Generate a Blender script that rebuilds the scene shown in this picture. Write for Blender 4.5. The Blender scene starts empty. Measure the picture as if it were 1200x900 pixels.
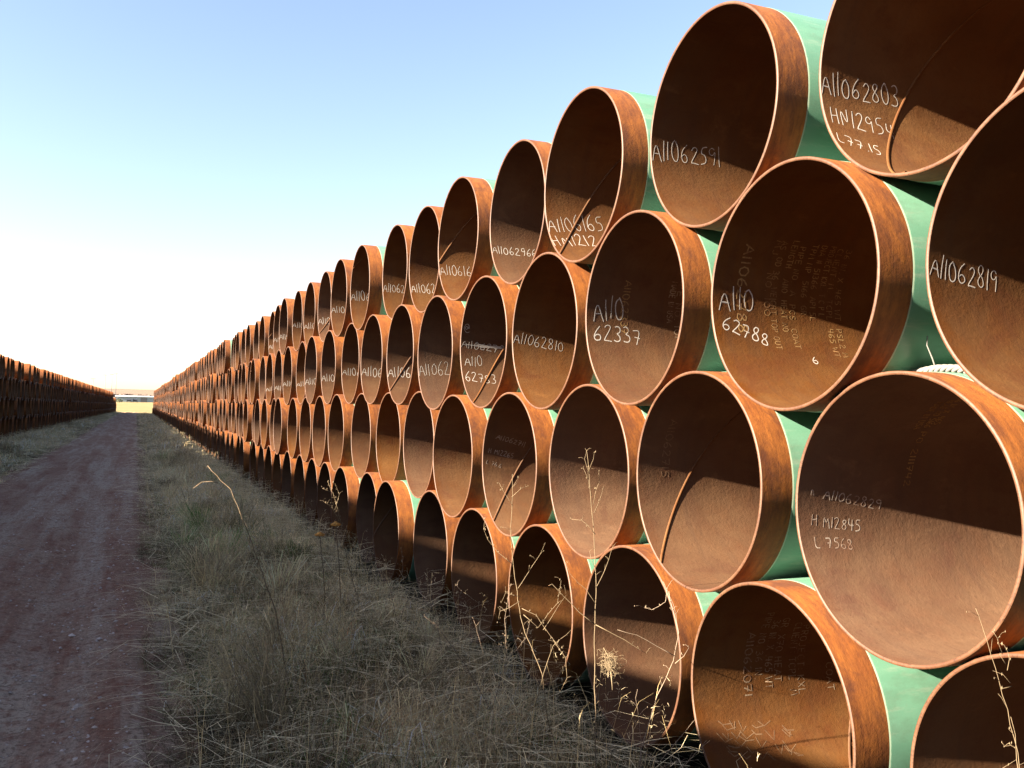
import bpy, math, random
import numpy as np
from mathutils import Vector, Matrix

SC = bpy.context.scene
COL = SC.collection
PI = math.pi
rad = math.radians
random.seed(11)
rng = np.random.default_rng(7)

# ------------------------------------------------------------------ camera
YAW, PITCH, ROLL = 0.3922, 0.0291, 0.0196
fwd = Vector((math.sin(YAW) * math.cos(PITCH), math.cos(YAW) * math.cos(PITCH), math.sin(PITCH)))
rgt = Vector((math.cos(YAW), -math.sin(YAW), 0))
upv = rgt.cross(fwd)
r2 = rgt * math.cos(ROLL) + upv * math.sin(ROLL)
u2 = -rgt * math.sin(ROLL) + upv * math.cos(ROLL)
cd = bpy.data.cameras.new('camera')
cd.sensor_width = 36.0
cd.lens = 1061.8 / 1200 * 36
cd.clip_start = 0.05
cd.clip_end = 20000
cam = bpy.data.objects.new('camera', cd)
cam.matrix_world = Matrix(((r2.x, u2.x, -fwd.x, 0), (r2.y, u2.y, -fwd.y, 0), (r2.z, u2.z, -fwd.z, 0), (0, 0, 0, 1)))
COL.objects.link(cam)
SC.camera = cam

# ------------------------------------------------------------------ light
SUN_V = Vector((2.75, 0.10, -1.0)).normalized()          # the way the sunlight travels
EL = math.asin(-SUN_V.z)
AZ = math.atan2(-SUN_V.x, -SUN_V.y)
world = bpy.data.worlds.new('World')
SC.world = world
world.use_nodes = True
wn = world.node_tree
wn.nodes.clear()
sky = wn.nodes.new('ShaderNodeTexSky')
sky.sky_type = 'NISHITA'
sky.sun_disc = False
sky.sun_elevation = EL
sky.sun_rotation = AZ
sky.altitude = 300
sky.air_density = 1.0
sky.dust_density = 0.9
sky.ozone_density = 2.0
bg = wn.nodes.new('ShaderNodeBackground')
bg.inputs['Strength'].default_value = 0.05
wo = wn.nodes.new('ShaderNodeOutputWorld')
tint = wn.nodes.new('ShaderNodeMix')
tint.data_type = 'RGBA'; tint.blend_type = 'MULTIPLY'
tint.inputs[0].default_value = 1.0
tint.inputs[7].default_value = (0.78, 0.67, 0.63, 1)
wn.links.new(sky.outputs[0], tint.inputs[6])
wn.links.new(tint.outputs[2], bg.inputs[0])
wn.links.new(bg.outputs[0], wo.inputs[0])
sd = bpy.data.lights.new('sun', 'SUN')
sd.energy = 5.0
sd.angle = rad(0.53)
sd.color = (1.0, 0.86, 0.68)
so = bpy.data.objects.new('sun', sd)
so.rotation_euler = SUN_V.to_track_quat('-Z', 'Y').to_euler()
so.location = (-30, 0, 20)
COL.objects.link(so)
vs = SC.view_settings
vs.view_transform = 'Standard'
vs.look = 'None'
vs.exposure = 3.52
vs.gamma = 1.0
vs.use_curve_mapping = False
SC.cycles.max_bounces = 6
SC.cycles.diffuse_bounces = 4
SC.cycles.glossy_bounces = 3

# ------------------------------------------------------------------ helpers
def link(o, parent=None):
    COL.objects.link(o)
    if parent is not None:
        o.parent = parent
    return o

def tag(o, label=None, cat=None, group=None, kind=None):
    if label: o['label'] = label
    if cat: o['category'] = cat
    if group: o['group'] = group
    if kind: o['kind'] = kind
    return o

def empty(name, loc, label=None, cat=None, group=None):
    o = bpy.data.objects.new(name, None)
    o.empty_display_size = 0.1
    o.location = loc
    return tag(link(o), label, cat, group)

def mesh(name, verts, faces, mats=(), midx=None, smooth=True, cols=None):
    """numpy verts (n,3) and faces: list of index lists or (m,3|4) array."""
    me = bpy.data.meshes.new(name)
    verts = np.asarray(verts, dtype=np.float32)
    if isinstance(faces, np.ndarray):
        m, k = faces.shape
        me.vertices.add(len(verts))
        me.vertices.foreach_set('co', verts.ravel())
        me.loops.add(m * k)
        me.polygons.add(m)
        me.loops.foreach_set('vertex_index', faces.astype(np.int32).ravel())
        me.polygons.foreach_set('loop_start', np.arange(0, m * k, k, dtype=np.int32))
        me.update(calc_edges=True)
    else:
        me.from_pydata(verts.tolist(), [], faces)
        me.update()
    for m_ in mats:
        me.materials.append(m_)
    n = len(me.polygons)
    if midx is not None:
        me.polygons.foreach_set('material_index', np.asarray(midx, dtype=np.int32))
    me.polygons.foreach_set('use_smooth', np.full(n, smooth, dtype=bool))
    if cols is not None:
        a = me.color_attributes.new('Col', 'FLOAT_COLOR', 'POINT')
        c4 = np.ones((len(verts), 4), dtype=np.float32)
        c4[:, :3] = cols
        a.data.foreach_set('color', c4.ravel())
    me.update()
    return me

def obj(name, me, parent=None):
    return link(bpy.data.objects.new(name, me), parent)

class MB:
    """collects vertices and faces of one mesh"""
    def __init__(self): self.v, self.f = [], []
    def add(self, v, f):
        b = len(self.v)
        self.v.extend([tuple(map(float, p)) for p in v])
        self.f.extend([[i + b for i in q] for q in f])
    def box(self, c, s):
        x, y, z = c; a, b, d = s[0] / 2, s[1] / 2, s[2] / 2
        v = [(x + i * a, y + j * b, z + k * d) for k in (-1, 1) for j in (-1, 1) for i in (-1, 1)]
        self.add(v, [[0, 2, 3, 1], [4, 5, 7, 6], [0, 1, 5, 4], [2, 6, 7, 3], [0, 4, 6, 2], [1, 3, 7, 5]])
    def tube(self, pts, r0, r1=None, n=5):
        pts = [Vector(p) for p in pts]
        r1 = r0 if r1 is None else r1
        v, f = [], []
        for i, p in enumerate(pts):
            d = (pts[min(i + 1, len(pts) - 1)] - pts[max(i - 1, 0)])
            d = d.normalized() if d.length > 1e-9 else Vector((0, 0, 1))
            a = d.orthogonal().normalized() if i == 0 else (a - d * a.dot(d)).normalized()
            b = d.cross(a)
            r = r0 + (r1 - r0) * i / max(1, len(pts) - 1)
            for k in range(n):
                t = 2 * PI * k / n
                v.append(p + a * (r * math.cos(t)) + b * (r * math.sin(t)))
        for i in range(len(pts) - 1):
            for k in range(n):
                k2 = (k + 1) % n
                f.append([i * n + k, i * n + k2, (i + 1) * n + k2, (i + 1) * n + k])
        f.append(list(range(n))[::-1]); f.append([(len(pts) - 1) * n + k for k in range(n)])
        self.add(v, f)
    def blob(self, c, r, sx=1, sy=1, sz=1, q=None):
        v = [(0, 0, 1), (1, 0, 0), (0, 1, 0), (-1, 0, 0), (0, -1, 0), (0, 0, -1)]
        v = [Vector((p[0] * sx, p[1] * sy, p[2] * sz)) * r for p in v]
        if q is not None: v = [q @ p for p in v]
        v = [p + Vector(c) for p in v]
        self.add(v, [[0, 1, 2], [0, 2, 3], [0, 3, 4], [0, 4, 1], [5, 2, 1], [5, 3, 2], [5, 4, 3], [5, 1, 4]])
    def build(self, name, mat, parent=None, smooth=True):
        return obj(name, mesh(name, self.v, self.f, [mat], smooth=smooth), parent)

def vnoise(x, y, seed=0):
    """value noise in 0..1"""
    xi = np.floor(x).astype(np.int64); yi = np.floor(y).astype(np.int64)
    fx = x - xi; fy = y - yi
    fx = fx * fx * (3 - 2 * fx); fy = fy * fy * (3 - 2 * fy)
    def h(a, b):
        n = (a * 374761393 + b * 668265263 + seed * 974711) & 0x7fffffff
        n = ((n ^ (n >> 13)) * 1274126177) & 0x7fffffff
        return ((n ^ (n >> 16)) & 0xffff) / 65535.0
    return (h(xi, yi) * (1 - fx) + h(xi + 1, yi) * fx) * (1 - fy) + (h(xi, yi + 1) * (1 - fx) + h(xi + 1, yi + 1) * fx) * fy

def fbm(x, y, seed=0, o=4):
    s = 0; a = 0.5
    for i in range(o):
        s = s + a * vnoise(x * 2 ** i, y * 2 ** i, seed + i); a *= 0.5
    return s

# ------------------------------------------------------------------ materials
class NT:
    def __init__(self, name):
        self.m = bpy.data.materials.new(name); self.m.use_nodes = True
        self.t = self.m.node_tree; self.t.nodes.clear()
        self.out = self.n('ShaderNodeOutputMaterial')
    def n(self, k, **kw):
        x = self.t.nodes.new(k)
        for a, b in kw.items(): setattr(x, a, b)
        return x
    def l(self, a, b): self.t.links.new(a, b)
    def noise(self, vec, scale, detail=6, rough=0.6, dist=0.0):
        x = self.n('ShaderNodeTexNoise')
        x.inputs['Scale'].default_value = scale; x.inputs['Detail'].default_value = detail
        x.inputs['Roughness'].default_value = rough; x.inputs['Distortion'].default_value = dist
        if vec is not None: self.l(vec, x.inputs['Vector'])
        return x.outputs['Fac']
    def mapping(self, vec, scale=(1, 1, 1), loc=None):
        x = self.n('ShaderNodeMapping'); x.inputs['Scale'].default_value = scale
        self.l(vec, x.inputs['Vector'])
        if loc is not None: self.l(loc, x.inputs['Location'])
        return x.outputs[0]
    def ramp(self, fac, stops):
        x = self.n('ShaderNodeValToRGB'); e = x.color_ramp.elements
        while len(e) < len(stops): e.new(0.5)
        for i, (p, c) in enumerate(stops):
            e[i].position = p
            e[i].color = (c, c, c, 1) if not isinstance(c, tuple) else (*c, 1)
        self.l(fac, x.inputs[0]); return x.outputs[0]
    def mix(self, fac, a, b, mode='MIX'):
        x = self.n('ShaderNodeMix', data_type='RGBA', blend_type=mode)
        for s, val in ((0, fac), (6, a), (7, b)):
            if isinstance(val, (int, float)): x.inputs[s].default_value = val
            elif isinstance(val, tuple): x.inputs[s].default_value = (*val, 1)
            else: self.l(val, x.inputs[s])
        return x.outputs[2]
    def math(self, op, a, b=None, c=None):
        x = self.n('ShaderNodeMath', operation=op)
        for i, val in enumerate((a, b, c)):
            if val is None: continue
            if isinstance(val, (int, float)): x.inputs[i].default_value = val
            else: self.l(val, x.inputs[i])
        return x.outputs[0]
    def bump(self, h, strength, dist=0.01):
        x = self.n('ShaderNodeBump'); x.inputs['Strength'].default_value = strength; x.inputs['Distance'].default_value = dist
        self.l(h, x.inputs['Height']); return x.outputs[0]
    def bsdf(self, col, rough=0.7, normal=None, spec=0.5, sheen=0.0):
        x = self.n('ShaderNodeBsdfPrincipled')
        if isinstance(col, tuple): x.inputs['Base Color'].default_value = (*col, 1)
        else: self.l(col, x.inputs['Base Color'])
        if isinstance(rough, (int, float)): x.inputs['Roughness'].default_value = rough
        else: self.l(rough, x.inputs['Roughness'])
        x.inputs['Specular IOR Level'].default_value = spec
        if normal is not None: self.l(normal, x.inputs['Normal'])
        self.l(x.outputs[0], self.out.inputs[0]); return x
    def objcoord(self):
        tc = self.n('ShaderNodeTexCoord'); oi = self.n('ShaderNodeObjectInfo')
        cx = self.n('ShaderNodeCombineXYZ')
        self.l(self.math('MULTIPLY', oi.outputs['Random'], 37.0), cx.inputs[0])
        self.l(self.math('MULTIPLY', oi.outputs['Random'], 91.0), cx.inputs[1])
        return tc.outputs['Object'], cx.outputs[0], oi.outputs['Random']

def simple(name, col, rough=0.7, scale=8.0, var=0.25, spec=0.3):
    t = NT(name); tc = t.n('ShaderNodeTexCoord')
    f = t.noise(tc.outputs['Object'], scale)
    c = t.mix(t.ramp(f, [(0.3, 0.0), (0.7, 1.0)]), tuple(x * (1 - var) for x in col), tuple(min(1, x * (1 + var)) for x in col))
    t.bsdf(c, rough, spec=spec); return t.m

def m_rust_inner():
    t = NT('rust_bore'); oc, off, rnd = t.objcoord()
    p = t.mapping(oc, (1, 1, 1), off)
    big = t.noise(t.mapping(oc, (1.2, 2.2, 2.2), off), 1.6, 4, 0.55)
    fine = t.noise(p, 60, 5, 0.7)
    med = t.noise(p, 11, 6, 0.65)
    ring = t.noise(t.mapping(oc, (16, 1.3, 1.3), off), 1.0, 4, 0.6)
    c = t.mix(t.ramp(big, [(0.3, 0.0), (0.7, 1.0)]), (0.0657, 0.0298, 0.0133), (0.1007, 0.0511, 0.0232))
    c = t.mix(t.ramp(med, [(0.45, 0.0), (0.75, 0.55)]), c, (0.0840, 0.0324, 0.0120))
    c = t.mix(t.ramp(ring, [(0.50, 0.0), (0.80, 0.40)]), c, (0.0420, 0.0226, 0.0150))
    c = t.mix(t.ramp(fine, [(0.55, 0.0), (0.80, 0.45)]), c, (0.0365, 0.0156, 0.0080))
    blot = t.noise(t.mapping(oc, (2.5, 4.5, 4.5), off), 1.0, 7, 0.72, 0.6)
    c = t.mix(t.ramp(blot, [(0.52, 0.0), (0.66, 0.65)]), c, (0.0618, 0.0238, 0.0121))
    c = t.mix(t.ramp(blot, [(0.28, 0.6), (0.42, 0.0)]), c, (0.1361, 0.0679, 0.0293))
    # heavier red rust in a ragged band just inside the mouth
    sx = t.n('ShaderNodeSeparateXYZ'); t.l(oc, sx.inputs[0])
    band = t.math('SUBTRACT', 1.0, t.math('MULTIPLY', sx.outputs[0], 16.0))
    band = t.math('MULTIPLY', t.math('MAXIMUM', band, 0.0), t.ramp(med, [(0.35, 0.0), (0.65, 1.0)]))
    c = t.mix(t.math('MINIMUM', band, 0.75), c, (0.0755, 0.0265, 0.0080))
    hsv = t.n('ShaderNodeHueSaturation'); t.l(c, hsv.inputs['Color'])
    t.l(t.math('ADD', 0.84, t.math('MULTIPLY', rnd, 0.38)), hsv.inputs['Value'])
    t.l(t.math('ADD', 0.88, t.math('MULTIPLY', t.math('FRACT', t.math('MULTIPLY', rnd, 7.3)), 0.26)), hsv.inputs['Saturation'])
    t.bsdf(hsv.outputs[0], 0.62, t.bump(t.math('ADD', fine, med), 0.30, 0.004), 0.18); return t.m

def m_rust_outer():
    t = NT('rust_bare_end'); oc, off, rnd = t.objcoord()
    p = t.mapping(oc, (1, 1, 1), off)
    ring = t.noise(t.mapping(oc, (22, 5.0, 5.0), off), 1.5, 6, 0.75, 0.15)
    med = t.noise(p, 9, 6, 0.65); fine = t.noise(p, 70, 4, 0.7)
    c = t.mix(t.ramp(ring, [(0.34, 0.15), (0.62, 1.0)]), (0.0723, 0.0210, 0.0070), (0.2486, 0.0824, 0.0145))
    c = t.mix(t.ramp(med, [(0.42, 0.0), (0.66, 0.75)]), c, (0.1445, 0.0425, 0.0097))
    c = t.mix(t.ramp(med, [(0.22, 0.55), (0.40, 0.0)]), c, (0.0636, 0.0224, 0.0145))
    c = t.mix(t.ramp(fine, [(0.55, 0.0), (0.80, 0.45)]), c, (0.0520, 0.0175, 0.0058))
    blot = t.noise(t.mapping(oc, (5, 3.5, 3.5), off), 1.0, 7, 0.72, 0.5)
    c = t.mix(t.ramp(blot, [(0.50, 0.0), (0.64, 0.75)]), c, (0.0686, 0.0228, 0.0114))
    c = t.mix(t.ramp(blot, [(0.30, 0.7), (0.42, 0.0)]), c, (0.2838, 0.0984, 0.0171))
    t.bsdf(c, 0.68, t.bump(t.math('ADD', fine, ring), 0.25, 0.003), 0.3); return t.m

def m_rust_rim():
    t = NT('rust_cut_rim'); oc, off, rnd = t.objcoord()
    p = t.mapping(oc, (1, 1, 1), off)
    med = t.noise(p, 14, 5, 0.65); fine = t.noise(p, 90, 3, 0.7)
    c = t.mix(t.ramp(med, [(0.40, 0.0), (0.60, 1.0)]), (0.0626, 0.0273, 0.0117), (0.0469, 0.0164, 0.0055))
    c = t.mix(t.ramp(fine, [(0.50, 0.0), (0.66, 0.8)]), c, (0.0235, 0.0086, 0.0034))
    t.bsdf(c, 0.6, t.bump(fine, 0.2, 0.002), 0.35); return t.m

def m_coating():
    t = NT('green_epoxy'); oc, off, rnd = t.objcoord()
    p = t.mapping(oc, (1, 1, 1), off)
    f = t.noise(t.mapping(oc, (0.6, 3, 3), off), 2.0, 5); g = t.noise(p, 45, 4)
    c = t.mix(t.ramp(f, [(0.3, 0.0), (0.7, 1.0)]), (0.060, 0.150, 0.098), (0.092, 0.190, 0.132))
    c = t.mix(t.ramp(g, [(0.6, 0.0), (0.8, 0.35)]), c, (0.1000, 0.1500, 0.1040))
    scuff = t.noise(t.mapping(oc, (3, 22, 22), off), 1.0, 5, 0.7)
    c = t.mix(t.ramp(scuff, [(0.54, 0.0), (0.70, 0.45)]), c, (0.19, 0.22, 0.17))
    dirt = t.noise(t.mapping(oc, (1.5, 3, 3), off), 2.0, 6, 0.7)
    c = t.mix(t.ramp(dirt, [(0.52, 0.0), (0.72, 0.5)]), c, (0.055, 0.070, 0.045))
    sx = t.n('ShaderNodeSeparateXYZ'); t.l(oc, sx.inputs[0])
    edge = t.math('LESS_THAN', t.math('ADD', sx.outputs[0], t.math('MULTIPLY', g, 0.006)), 0.1505)
    c = t.mix(t.math('MULTIPLY', edge, 0.6), c, (0.2500, 0.2900, 0.2184))
    t.bsdf(c, t.math('ADD', 0.27, t.math('MULTIPLY', f, 0.12)), t.bump(g, 0.05, 0.002), 0.6); return t.m

def m_chalk():
    t = NT('chalk'); tc = t.n('ShaderNodeTexCoord')
    f = t.noise(tc.outputs['Object'], 170, 3, 0.7)
    c = t.mix(t.ramp(f, [(0.28, 0.0), (0.44, 1.0)]), (0.13, 0.08, 0.05), (0.38, 0.35, 0.31))
    t.bsdf(c, 0.95, spec=0.1); return t.m

def m_faint(name, a, b, lo=0.45, hi=0.62):
    t = NT(name); tc = t.n('ShaderNodeTexCoord')
    f = t.math('MULTIPLY', t.math('ADD', t.noise(tc.outputs['Object'], 120, 3, 0.7), t.noise(tc.outputs['Object'], 9, 3, 0.6)), 0.5)
    c = t.mix(t.ramp(f, [(lo, 0.0), (hi, 1.0)]), a, b)
    t.bsdf(c, 0.85, spec=0.15); return t.m

def m_grass():
    t = NT('dry_grass'); a = t.n('ShaderNodeVertexColor', layer_name='Col')
    p = t.n('ShaderNodeBsdfDiffuse'); q = t.n('ShaderNodeBsdfTranslucent'); x = t.n('ShaderNodeMixShader')
    t.l(a.outputs[0], p.inputs[0]); t.l(a.outputs[0], q.inputs[0]); x.inputs[0].default_value = 0.5
    t.l(p.outputs[0], x.inputs[1]); t.l(q.outputs[0], x.inputs[2]); t.l(x.outputs[0], t.out.inputs[0]); return t.m

def m_road():
    t = NT('red_dirt'); g = t.n('ShaderNodeNewGeometry'); P = g.outputs['Position']
    sx = t.n('ShaderNodeSeparateXYZ'); t.l(P, sx.inputs[0])
    w = t.noise(t.mapping(P, (0.5, 0.12, 1)), 1.0, 3)
    xx = t.math('ADD', sx.outputs[0], t.math('MULTIPLY', t.math('SUBTRACT', w, 0.5), 0.5))
    trk = t.noise(t.mapping(P, (3.4, 0.17, 1)), 1.0, 6, 0.68)
    blot = t.noise(t.mapping(P, (1.6, 0.55, 1)), 1.3, 6, 0.65)
    fine = t.noise(P, 38, 6, 0.75); mid = t.noise(P, 9, 5, 0.7)
    c = t.mix(t.ramp(blot, [(0.36, 0.0), (0.62, 1.0)]), (0.2128, 0.0906, 0.0557), (0.2953, 0.1796, 0.1206))
    c = t.mix(t.ramp(trk, [(0.44, 0.0), (0.64, 0.75)]), c, (0.4140, 0.3272, 0.2462))
    c = t.mix(t.ramp(mid, [(0.50, 0.0), (0.64, 0.75)]), c, (0.1923, 0.0719, 0.0418))
    c = t.mix(t.ramp(fine, [(0.50, 0.0), (0.62, 0.75)]), c, (0.1167, 0.0638, 0.0418))
    c = t.mix(t.ramp(fine, [(0.34, 0.7), (0.43, 0.0)]), c, (0.4534, 0.3131, 0.2177))
    # paler tan where the road leaves the yard
    far = t.math('MULTIPLY', t.math('GREATER_THAN', sx.outputs[1], 158.0), 0.8)
    c = t.mix(far, c, (0.5770, 0.3710, 0.1947))
    t.bsdf(c, 0.95, t.bump(t.math('ADD', t.math('MULTIPLY', mid, 1.6), fine), 0.9, 0.03), 0.15); return t.m

def m_ground():
    t = NT('prairie'); g = t.n('ShaderNodeNewGeometry'); P = g.outputs['Position']
    sx = t.n('ShaderNodeSeparateXYZ'); t.l(P, sx.inputs[0])
    a = t.noise(P, 0.06, 6); b = t.noise(P, 2.6, 6, 0.7); c3 = t.noise(P, 30, 5, 0.75)
    field = t.mix(t.ramp(a, [(0.35, 0.0), (0.65, 1.0)]), (0.1530, 0.1232, 0.0510), (0.1955, 0.1530, 0.0765))
    far = t.noise(t.mapping(P, (0.0013, 0.0043, 0.0013)), 1.0, 5)
    hill = t.mix(t.ramp(far, [(0.4, 0.0), (0.62, 1.0)]), (0.1700, 0.1275, 0.0892), (0.1232, 0.0892, 0.0680))
    d = t.math('MINIMUM', t.math('MAXIMUM', t.math('DIVIDE', t.math('SUBTRACT', sx.outputs[1], 450), 400), 0.0), 1.0)
    wild = t.mix(d, field, hill)
    soil = t.mix(t.ramp(b, [(0.38, 0.0), (0.62, 1.0)]), (0.0255, 0.0191, 0.0145), (0.0489, 0.0391, 0.0281))
    soil = t.mix(t.ramp(c3, [(0.5, 0.0), (0.7, 0.6)]), soil, (0.0191, 0.0234, 0.0119))
    yard = t.math('LESS_THAN', sx.outputs[1], t.math('ADD', 160.0, t.math('MULTIPLY', b, 5.0)))
    c = t.mix(yard, wild, soil)
    t.bsdf(c, 1.0, t.bump(t.math('ADD', b, c3), 0.6, 0.04), 0.1); return t.m

M = dict(inner=m_rust_inner(), outer=m_rust_outer(), rim=m_rust_rim(), coat=m_coating(), chalk=m_chalk(),
         ochre=m_faint('ochre_stencil', (0.13, 0.065, 0.03), (0.25, 0.155, 0.06), 0.40, 0.58),
         pale=m_faint('pale_stencil', (0.13, 0.065, 0.035), (0.26, 0.21, 0.145), 0.42, 0.60),
         dusty=m_faint('dusty_chalk', (0.14, 0.075, 0.045), (0.32, 0.27, 0.22), 0.38, 0.58),
         ghost=m_faint('rubbed_chalk', (0.115, 0.062, 0.032), (0.19, 0.12, 0.068), 0.42, 0.64),
         grass=m_grass(), road=m_road(), ground=m_ground(),
         straw=simple('straw_stalk', (0.120, 0.086, 0.048), 0.8, 30), husk=simple('seed_husk', (0.125, 0.092, 0.052), 0.85, 30),
         stem=simple('grey_stalk', (0.16, 0.118, 0.082), 0.85, 30), pod=simple('grey_pod', (0.19, 0.14, 0.09), 0.85, 30),
         petal=simple('orange_petal', (0.36, 0.17, 0.035), 0.8, 30),
         rope=simple('white_rope', (0.095, 0.092, 0.083), 0.9, 60, 0.12),
         stone=simple('road_stone', (0.36, 0.29, 0.25), 0.95, 3, 0.5),
         wallm=simple('pale_cladding', (0.20, 0.25, 0.29), 0.6, 1, 0.06), roofm=simple('white_roof', (0.42, 0.44, 0.45), 0.5, 1, 0.05),
         dark=simple('dark_paint', (0.035, 0.04, 0.05), 0.35, 3, 0.2), glass=simple('dark_glass', (0.02, 0.025, 0.03), 0.1, 3, 0.1),
         tyre=simple('tyre_rubber', (0.02, 0.02, 0.02), 0.9, 3, 0.1), galv=simple('galvanised', (0.13, 0.13, 0.14), 0.5, 3, 0.1),
         scrub=simple('bare_scrub', (0.115, 0.085, 0.075), 0.95, 0.2, 0.35), bush=simple('sage_bush', (0.075, 0.085, 0.040), 0.9, 2, 0.3),
         wood=simple('grey_timber', (0.22, 0.17, 0.12), 0.9, 4, 0.3), van=simple('white_paint', (0.45, 0.45, 0.45), 0.4, 2, 0.03))

# ------------------------------------------------------------------ terrain
R0, RI, LEN = 0.457, 0.445, 23.5
GZ = -1.575
DX = 2.184
def terrain_h(x, y):
    r = np.sqrt(x * x + y * y)
    h = np.interp(r, [0, 175, 270, 420, 900, 1500, 2300, 3200, 9000], [0, 0, 0.55, 1.95, 6.6, 15.5, 32, 48, 40])
    h = h + np.clip((r - 1300) / 1500, 0, 1) * (fbm(x / 900, y / 900, 5) - 0.45) * 16
    return GZ - 0.08 * np.clip((175 - r) / 10, 0, 1) + h

def build_ground():
    # polar sheet, finer towards the middle
    rr = np.concatenate([[0], np.geomspace(6, 9000, 70)])
    aa = np.linspace(0, 2 * PI, 241)[:-1]
    A, B = np.meshgrid(aa, rr[1:])
    x = (B * np.sin(A)).ravel(); y = (B * np.cos(A)).ravel()
    x = np.concatenate([[0], x]); y = np.concatenate([[0], y])
    v = np.stack([x, y, terrain_h(x, y)], 1)
    n = len(aa); f = []
    for k in range(n): f.append([0, 1 + (k + 1) % n, 1 + k])
    for i in range(len(rr) - 2):
        for k in range(n):
            a = 1 + i * n + k; b = 1 + i * n + (k + 1) % n
            f.append([a, b, b + n, a + n])
    o = obj('ground', mesh('ground', v, f, [M['ground']]))
    tag(o, kind='structure')
build_ground()

ROAD_L, ROAD_R = -2.35, 0.10
def road_z(x, y):
    z = np.full_like(x, GZ + 0.012)
    u = (x - ROAD_L) / (ROAD_R - ROAD_L)
    wob = (vnoise(y * 0.25, y * 0 + 3, 2) - 0.5) * 0.12
    for c in (0.22, 0.75):
        z -= 0.040 * np.exp(-((u - c - wob) / 0.10) ** 2)
    z += 0.028 * np.exp(-((u - 0.48 - wob) / 0.11) ** 2)
    z += (fbm(x * 2.2, y * 1.1, 11) - 0.47) * 0.05 + (fbm(x * 9, y * 7, 21, 4) - 0.47) * 0.06
    e = np.clip((u - 0.93) / 0.12, 0, 1)
    return z - e * e * 0.05 - np.clip((0.05 - u) / 0.1, 0, 1) * 0.04 + 0.03
def build_road():
    ys = np.concatenate([np.arange(-4, 2.5, 0.25), np.arange(2.5, 11, 0.028), np.arange(11, 30, 0.09), np.arange(30, 163, 0.6)])
    xs = np.linspace(ROAD_L - 0.25, ROAD_R + 0.22, 100)
    X, Y = np.meshgrid(xs, ys)
    edge = (fbm(Y * 0.9, Y * 0 + 1.0, 31, 3) - 0.45) * 0.25
    Z = road_z(X + edge * 0.5, Y)
    bend = 0 * Y
    far = 0 * Y
    Z = Z * (1 - far) + (terrain_h(X + bend, Y) + 0.05) * far
    v = np.stack([(X + bend).ravel(), Y.ravel(), Z.ravel()], 1)
    ny, nx = X.shape
    i = np.arange(ny - 1)[:, None] * nx + np.arange(nx - 1)[None, :]
    f = np.stack([i, i + 1, i + nx + 1, i + nx], -1).reshape(-1, 4)
    tag(obj('road', mesh('road', v, f, [M['road']])), kind='structure')
build_road()

def build_gravel():
    b = MB(); r = random.Random(5)
    for i in range(2000):
        y = 3.0 + 14 * r.random() ** 1.8
        x = r.choice([r.gauss(-0.15, 0.16), r.gauss(-0.45, 0.35), r.uniform(ROAD_L, ROAD_R), r.uniform(ROAD_L, ROAD_R)])
        if not (ROAD_L - 0.1 < x < ROAD_R + 0.15): continue
        s = 0.004 + 0.010 * r.random() ** 3 + (0.012 if r.random() < 0.012 else 0)
        z = float(road_z(np.array([x]), np.array([y]))[0])
        q = Matrix.Rotation(r.random() * 6, 3, 'Z') @ Matrix.Rotation(r.random() - 0.5, 3, 'X')
        b.blob((x, y, z + s * 0.2), s, 1 + r.random() * 0.6, 0.8 + r.random() * 0.4, 0.55 + 0.3 * r.random(), q)
    tag(b.build('gravel', M['stone'], smooth=False), 'small loose stones scattered over the red dirt road', 'gravel', kind='stuff')
build_gravel()

# ------------------------------------------------------------------ pipe meshes
def ring_pts(n, r, x):
    t = np.linspace(0, 2 * PI, n, endpoint=False)
    return np.stack([np.full(n, x), r * np.cos(t), r * np.sin(t)], 1)

def lathe(profile, n):
    """profile: list of (x, r, material index for the strip that follows, or None to break the strip)"""
    v, f, mi = [], [], []
    for j, (x, r, m) in enumerate(profile):
        v.append(ring_pts(n, r, x))
        if m is not None:
            a = np.arange(n); b = (a + 1) % n
            f.append(np.stack([j * n + a, j * n + b, (j + 1) * n + b, (j + 1) * n + a], 1)); mi += [m] * n
    return np.concatenate(v), np.concatenate(f), mi

def wall_profile(bare=False):
    c = 0.003
    if bare: return [(LEN, RI, 0), (1.2, RI, 0), (c, RI, None), (c, RI, 1), (0, RI + c, 1), (0, R0 - c, 1), (c, R0, None), (c, R0, 2), (1.5, R0, 2), (LEN, R0, None), (LEN, R0, 1), (LEN, RI, None)]
    return [(LEN, RI, 0), (6.0, RI, 0), (1.2, RI, 0), (c, RI, None), (c, RI, 1), (0, RI + c, 1), (0, R0 - c, 1), (c, R0, None), (c, R0, 2),
            (0.20, R0, 2), (LEN, R0, None), (LEN, R0, 1), (LEN, RI, None)]
def wall_mesh(n, bare=False):
    v, f, mi = lathe(wall_profile(bare), n)
    return mesh('pipe_wall', v, f, [M['inner'], M['rim'], M['outer']], mi)
def coat_mesh(n):
    v, f, mi = lathe([(0.142, R0 + 0.0003, 0), (0.152, R0 + 0.0026, 0), (1.0, R0 + 0.0026, 0), (LEN - 0.14, R0 + 0.0026, None)], n)
    return mesh('coating', v, f, [M['coat']], mi)

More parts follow.
